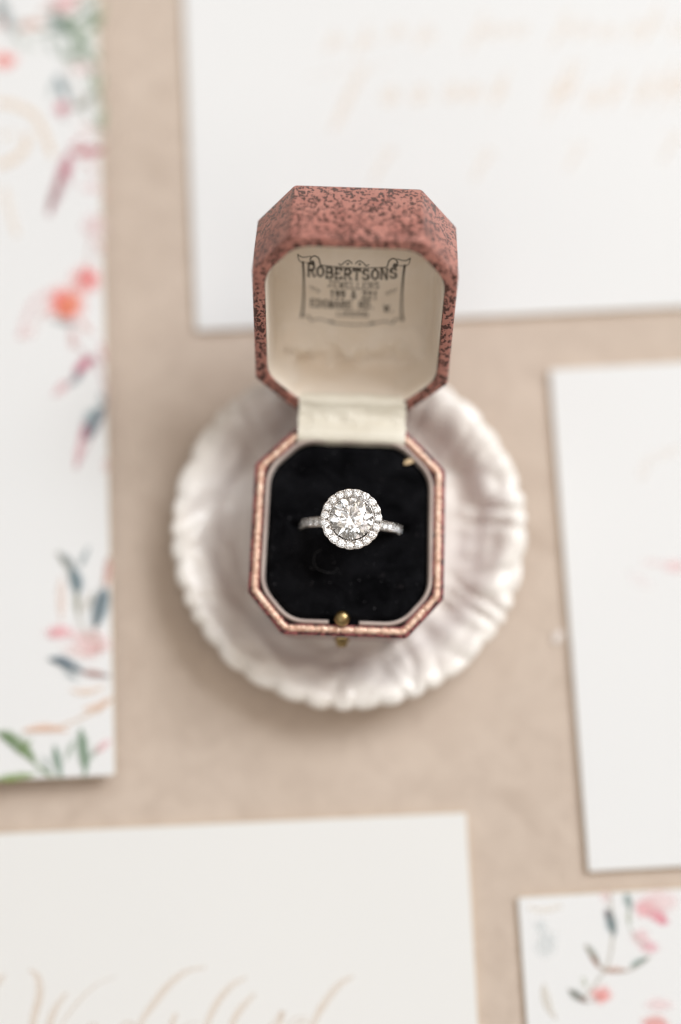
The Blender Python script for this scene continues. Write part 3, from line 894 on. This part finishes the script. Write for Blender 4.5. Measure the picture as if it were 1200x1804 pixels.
# printed maker's panel inside the lid
GLY = {
 'A': [[(0, 0), (.45, 1), (.55, 1), (1, 0)], [(.2, .35), (.8, .35)]],
 'B': [[(.12, 0), (.12, 1), (.6, 1), (.85, .9), (.85, .65), (.6, .53), (.12, .53)], [(.6, .53), (.95, .4), (.95, .13), (.65, 0), (.12, 0)]],
 'D': [[(.12, 0), (.12, 1), (.55, 1), (.95, .7), (.95, .3), (.55, 0), (.12, 0)]],
 'E': [[(.9, .98), (.12, 1), (.12, 0), (.92, .02)], [(.12, .53), (.65, .53)], [(.9, .98), (.9, .8)], [(.92, .02), (.92, .2)]],
 'G': [[(.9, .8), (.7, .98), (.35, .98), (.05, .7), (.05, .3), (.35, .02), (.7, .02), (.92, .15), (.92, .45), (.6, .45)]],
 'J': [[(.4, 1), (.95, 1)], [(.7, 1), (.7, .25), (.5, .02), (.2, .05), (.08, .25)]],
 'L': [[(.12, 1), (.12, 0), (.9, 0), (.9, .2)]],
 'N': [[(.1, 0), (.1, 1), (.9, 0), (.9, 1)]],
 'O': [[(.5, 1), (.12, .8), (.03, .5), (.12, .2), (.5, 0), (.88, .2), (.97, .5), (.88, .8), (.5, 1)]],
 'R': [[(.12, 0), (.12, 1), (.65, 1), (.9, .87), (.9, .62), (.65, .5), (.12, .5)], [(.5, .5), (.98, 0)]],
 'S': [[(.88, .8), (.7, .97), (.3, .97), (.1, .8), (.15, .6), (.85, .42), (.93, .2), (.7, .03), (.3, .03), (.06, .2)]],
 'T': [[(.03, .82), (.03, 1), (.97, 1), (.97, .82)], [(.5, 1), (.5, 0)]],
 'W': [[(0, 1), (.27, 0), (.5, .8), (.73, 0), (1, 1)]],
 '.': [[(.3, 0), (.3, .12)]],
 '1': [[(.3, .8), (.55, 1), (.55, 0)]],
 '9': [[(.85, .6), (.5, .45), (.15, .6), (.15, .85), (.5, 1), (.85, .85), (.85, .4), (.6, .05), (.25, 0)]],
 '2': [[(.12, .78), (.3, .98), (.7, .98), (.88, .75), (.1, 0), (.92, 0)]],
 '&': [[(.95, .1), (.35, .75), (.35, .95), (.6, .95), (.62, .75), (.12, .35), (.2, .05), (.6, .03), (.9, .45)]],
 ' ': [],
}
PV, PF = [], []
def ink_line(pts, w, smooth=False):
    if smooth: pts = spline(pts, 8)
    z = WB - 0.06
    for a, b_ in zip(pts, pts[1:]):
        a, b_ = Vector(a), Vector(b_)
        d = (b_ - a)
        if d.length < 1e-6: continue
        t = d.normalized(); nn = Vector((-t.y, t.x)) * w / 2; t = t * (w * 0.35)
        k = len(PV)
        zz = z - 0.0006 * (len(PF) % 40)
        for q in (a - t + nn, a - t - nn, b_ + t - nn, b_ + t + nn): PV.append(lid(q.x, q.y, zz - roll(q.x, q.y, WB)))
        PF.append((k, k + 1, k + 2, k + 3))
def text(s, cx, base, h, width, stroke, sag=0.0, big=1.0, serif=True):
    nchar = len(s); adv = width / nchar
    for i, ch in enumerate(s):
        x0 = cx - width / 2 + adv * i
        cw = adv * 0.74
        hh = h * (big if i == 0 else 1.0)
        yb = base - (hh - h) * 0.5 + sag * ((x0 + cw / 2 - cx) / (width / 2)) ** 2
        for line in GLY.get(ch, []):
            ink_line([(x0 + px * cw, yb + py * hh) for px, py in line], stroke)
            if serif:
                for e in (line[0], line[-1]):
                    if e[1] in (0, 1): ink_line([(x0 + (e[0] - .16) * cw, yb + e[1] * hh), (x0 + (e[0] + .16) * cw, yb + e[1] * hh)], stroke * 0.5)
CX = -0.35
text('ROBERTSONS', CX, 23.8, 2.35, 17.8, 0.50, 0.85, 1.25)
text('JEWELLERS', CX + 0.2, 21.6, 1.5, 10.4, 0.24, 0.35)
text('199 & 221', CX + 0.3, 19.3, 1.75, 9.6, 0.36)
text('EDGWARE RD.', CX - 1.7, 16.8, 1.75, 13.2, 0.34, 0.25)
text('W.', CX + 7.6, 16.4, 1.5, 2.6, 0.34)
text('LONDON', CX + 0.2, 14.9, 1.2, 6.4, 0.24)
# side flourishes
for sgn in (-1, 1):
    ink_line([(CX + sgn * 8.6, 21.9), (CX + sgn * 7.6, 21.5), (CX + sgn * 6.4, 20.8)], 0.16, True)
    ink_line([(CX + sgn * 8.4, 21.2), (CX + sgn * 7.2, 20.7), (CX + sgn * 6.6, 20.3)], 0.12, True)
    # posts and scrolls
    ink_line([(CX + sgn * 9.9, 27.6), (CX + sgn * 9.7, 24), (CX + sgn * 9.7, 19), (CX + sgn * 9.9, 15.6), (CX + sgn * 10.2, 14.4)], 0.42, True)
    ink_line([(CX + sgn * 10.9, 29.2), (CX + sgn * 9.9, 28.6), (CX + sgn * 8.4, 28.9)], 0.20, True)
    ink_line([(CX + sgn * 10.9, 29.2), (CX + sgn * 10.4, 27.6), (CX + sgn * 8.2, 27.4)], 0.18, True)
    ink_line([(CX + sgn * 8.0, 27.9), (CX + sgn * 7.7, 27.3), (CX + sgn * 8.3, 27.2), (CX + sgn * 8.4, 28.4), (CX + sgn * 7.6, 29.0), (CX + sgn * 6.8, 28.4),
              (CX + sgn * 6.4, 27.0), (CX + sgn * 5.2, 26.8), (CX + sgn * 2.6, 26.6), (CX, 26.55)], 0.24, True)
    ink_line([(CX + sgn * 8.1, 27.7), (CX + sgn * 8.05, 27.3)], 0.5)
    ink_line([(CX + sgn * 0.3, 27.5), (CX + sgn * 1.0, 28.2), (CX + sgn * 1.8, 27.8), (CX + sgn * 2.4, 27.1), (CX + sgn * 2.9, 27.4)], 0.2, True)
    ink_line([(CX + sgn * 0.9, 27.6), (CX + sgn * 1.3, 27.5), (CX + sgn * 1.1, 27.2)], 0.2, True)
    ink_line([(CX + sgn * 10.2, 14.4), (CX + sgn * 8.6, 14.6), (CX + sgn * 8.2, 13.6), (CX + sgn * 6.4, 14.0), (CX + sgn * 4.0, 13.2), (CX + sgn * 1.8, 13.0), (CX, 12.9)], 0.24, True)
    ink_line([(CX + sgn * 4.3, 13.6), (CX + sgn * 3.7, 13.5)], 0.5)
mesh_obj('printed_panel', PV, PF, M['print_'], lid_part, smooth=False)['label'] = 'black printed maker panel with scrolled border'

# ------------------------------------------------------------------ ring
RZ = 22.2; RO = 10.35
ring_root = empty('diamond_ring', (0.6, RY, RZ), R(-3.5))
tag(ring_root, 'white gold halo diamond ring held upright in the black velvet slot', 'ring')

def band():
    rings = []
    nseg = 140
    for i in range(nseg):
        a = 2 * math.pi * i / nseg
        up = (math.cos(a) + 1) / 2
        hw = 0.85 + 0.25 * up
        dg = 1.45 if math.cos(a) < 0.05 or math.cos(a) > 0.9 else 0.75
        sec = [(-hw, 0.1), (-hw, 0.9), (-hw * 0.92, 1.3), (-hw * 0.66, 1.45), (-hw * 0.56, 1.42), (-hw * 0.5, dg), (hw * 0.5, dg), (hw * 0.56, 1.42), (hw * 0.66, 1.45), (hw * 0.92, 1.3), (hw, 0.9), (hw, 0.1), (hw * 0.6, 0.0), (-hw * 0.6, 0.0)]
        rings.append([((RO - 1.45 + h) * math.sin(a), y, (RO - 1.45 + h) * math.cos(a)) for y, h in sec])
    rings.append(rings[0])
    return loft(rings, True)
vs, fs = band()
o = band_part = mesh_obj('band', vs, fs, M['gold'], ring_root); sharp(o, 50)

def brilliant():
    T, Sx, G, H, G2, H2, Lx = [], [], [], [], [], [], []
    vs = []
    def add(r, a, z):
        vs.append((r * math.cos(R(a)), r * math.sin(R(a)), z)); return len(vs) - 1
    for i in range(8): T.append(add(0.56, 45 * i, 0.30))
    for i in range(8): Sx.append(add(0.78, 45 * i + 22.5, (1 - 0.78 * math.cos(R(22.5))) * 0.30 / 0.44))
    for i in range(8): G.append(add(1.0, 45 * i, 0.0)); H.append(add(1.0, 45 * i + 22.5, 0.0))
    for i in range(8): G2.append(add(1.0, 45 * i, -0.05)); H2.append(add(1.0, 45 * i + 22.5, -0.05))
    for i in range(8): Lx.append(add(0.24, 45 * i + 22.5, -0.05 - (1 - 0.24 * math.cos(R(22.5))) * 0.865))
    cu = add(0, 0, -0.915)
    fs = [tuple(T)]
    for i in range(8):
        j = (i + 1) % 8
        fs += [(T[i], Sx[i], T[j]), (T[i], Sx[i - 1], G[i], Sx[i]), (Sx[i], G[i], H[i]), (Sx[i], H[i], G[j]),
               (G[i], G2[i], H2[i], H[i]), (H[i], H2[i], G2[j], G[j]),
               (Lx[i], H2[i], G2[i]), (Lx[i], G2[j], H2[i]), (cu, Lx[i], G2[i], Lx[i - 1])]
    return vs, fs
gv, gf = brilliant()
HZ0 = RO + 3.55                               # girdle level of the halo above the ring's centre
tilt_m = Matrix.Rotation(R(2.0), 4, 'X')

def gem(name, rad, loc, up, spin, mesh=None, parent=None):
    parent = parent or ring_root
    if mesh is None:
        o = mesh_obj(name, gv, gf, M['diamond'], parent, smooth=False)
    else:
        o = bpy.data.objects.new(name, mesh); COL.objects.link(o); o.parent = parent
    q = Vector((0, 0, 1)).rotation_difference(Vector(up))
    o.matrix_local = Matrix.Translation(Vector(loc) * MM) @ q.to_matrix().to_4x4() @ Matrix.Rotation(spin, 4, 'Z') @ Matrix.Scale(rad, 4)
    return o
NS = 19; RS = 5.06
# halo plate: seats round each stone, scalloped outside
def halo():
    seg = 19 * 16
    rings = []
    def out_r(a): return 5.72 + 0.16 * abs(math.cos(NS * (a - R(90)) / 2 + math.pi / 2)) ** 0.8
    lay = [(4.14, -1.3), (4.14, -0.10), (4.20, 0.02), (4.34, 0.02), (4.40, -0.05), (4.46, -0.95), (5.56, -0.95), (5.62, -0.05), ('o', 0.04), ('o2', -0.08), ('o2', -0.75), (5.2, -1.3)]
    for r, z in lay:
        ring = []
        for i in range(seg):
            a = 2 * math.pi * i / seg
            rr = out_r(a) - 0.08 if r == 'o' else out_r(a) if r == 'o2' else r
            ring.append((rr * math.cos(a), rr * math.sin(a), HZ0 + z))
        rings.append(ring)
    rings.append(rings[0])
    return loft(rings, True)
vs, fs = halo()
halo_part = mesh_obj('halo_mount', vs, fs, M['gold'], ring_root)
HUP = (0, 0, 1)
centre = gem('centre_stone', 4.05, (0, 0, HZ0 + 0.46), HUP, R(10))
gmesh = centre.data
for i in range(NS):
    a = 2 * math.pi * (i + 0.5) / NS + R(90)
    gem('halo_stone', 0.73, (RS * math.cos(a), RS * math.sin(a), HZ0 + 0.12), Vector((0.10 * math.cos(a) + random.uniform(-.05, .05), 0.10 * math.sin(a) + random.uniform(-.05, .05), 1)).normalized(), random.uniform(0, 6), gmesh, halo_part)

# basket below the halo
B_V, B_F = [], []
def join(vs, fs):
    k = len(B_V); B_V.extend(vs); B_F.extend(tuple(i + k for i in f) for f in fs)
for i in range(6):
    a = 2 * math.pi * i / 6 + 0.5
    join(*tube([(1.2 * math.cos(a), 0.7 * math.sin(a), RO - 0.8), (3.2 * math.cos(a), 3.0 * math.sin(a), HZ0 - 1.9), (4.5 * math.cos(a), 4.5 * math.sin(a), HZ0 - 1.0)], 0.42, 8))
mesh_obj('basket', B_V, B_F, M['gold'], ring_root)
# beads that hold the stones
B_V, B_F = [], []
bs = bmesh.new(); bmesh.ops.create_icosphere(bs, subdivisions=2, radius=1.0)
SV = [tuple(v.co) for v in bs.verts]; SF = [tuple(v.index for v in f.verts) for f in bs.faces]; bs.free()
def bead(x, y, z, r): join([(x + a * r, y + b * r, z + c * r) for a, b, c in SV], SF)
for i in range(NS):
    a = 2 * math.pi * i / NS + R(90)
    for rr, r, dz in ((4.36, 0.175, 0.20), (5.60, 0.15, 0.10)):
        for da in (-0.024, 0.024) if rr > 5 else (0.0,):
            bead(rr * math.cos(a + da), rr * math.sin(a + da), HZ0 + dz, r * random.uniform(0.85, 1.1))
PA = [R(s * (34.5 + 7.4 * k)) for s in (-1, 1) for k in range(6)]
for an in PA:
    for sy in (-1, 1):
        for da in (-R(3.1), R(3.1)):
            q = RO + 0.02
            bead(q * math.sin(an + da), sy * 0.70, q * math.cos(an + da), 0.15)
o = mesh_obj('setting_beads', B_V, B_F, M['gold'], ring_root); o['kind'] = 'stuff'
for an in PA:
    gem('shoulder_stone', 0.62, ((RO - 0.02) * math.sin(an), 0, (RO - 0.02) * math.cos(an)), (math.sin(an), 0, math.cos(an)), random.uniform(0, 6), gmesh, band_part)

# ------------------------------------------------------------------ stray bits
def bit(name, px, py, z, pts, mat, label, cat):
    vs = [(x, y, zz) for x, y, zz in pts]
    bm = bmesh.new()
    for v in vs: bm.verts.new(v)
    bmesh.ops.convex_hull(bm, input=bm.verts)
    bm.verts.index_update()
    V = [tuple(v.co) for v in bm.verts]; F = [tuple(v.index for v in f.verts) for f in bm.faces]
    bm.free()
    o = mesh_obj(name, V, F, mat, smooth=False)
    w = at(px, py, z)
    o.location = (w.x * MM, w.y * MM, z * MM)
    return tag(o, label, cat)
def chip(l, w, h, ang, n=14, seed=1):
    rnd = random.Random(seed); out = []
    for i in range(n):
        a = 2 * math.pi * i / n
        k = rnd.uniform(0.75, 1.1)
        x, y = l * k * math.cos(a), w * k * math.sin(a)
        for zz in (0.0, h * rnd.uniform(0.7, 1)):
            out.append((x * math.cos(ang) - y * math.sin(ang), x * math.sin(ang) + y * math.cos(ang), zz))
    return out
bit('gold_fleck', 720, 814, BZ + HB - 0.35, chip(1.15, 0.5, 0.5, R(18), seed=4), M['fleck'], 'tiny gold fleck on the black velvet near the hinge', 'fleck')
bit('paper_crumb', 983, 1122, 0.0, chip(1.6, 0.9, 0.9, R(60), seed=9), M['lint'], 'small white crumb on the cloth beside the nearly blank card', 'crumb')
hp = [at(x, y, BZ + HB + 0.02) for x, y in ((566, 968), (556, 975), (553, 988), (557, 1000), (568, 1006), (582, 1009), (598, 1006))]
hp = spline([(q.x, q.y, BZ + HB - 0.12 + 0.08 * math.sin(i)) for i, q in enumerate(hp)], 6)
vs, fs = tube(hp, 0.05, 6)
tag(mesh_obj('loose_fibre', vs, fs, M['hair']), 'thin curled grey fibre lying on the black velvet', 'fibre')
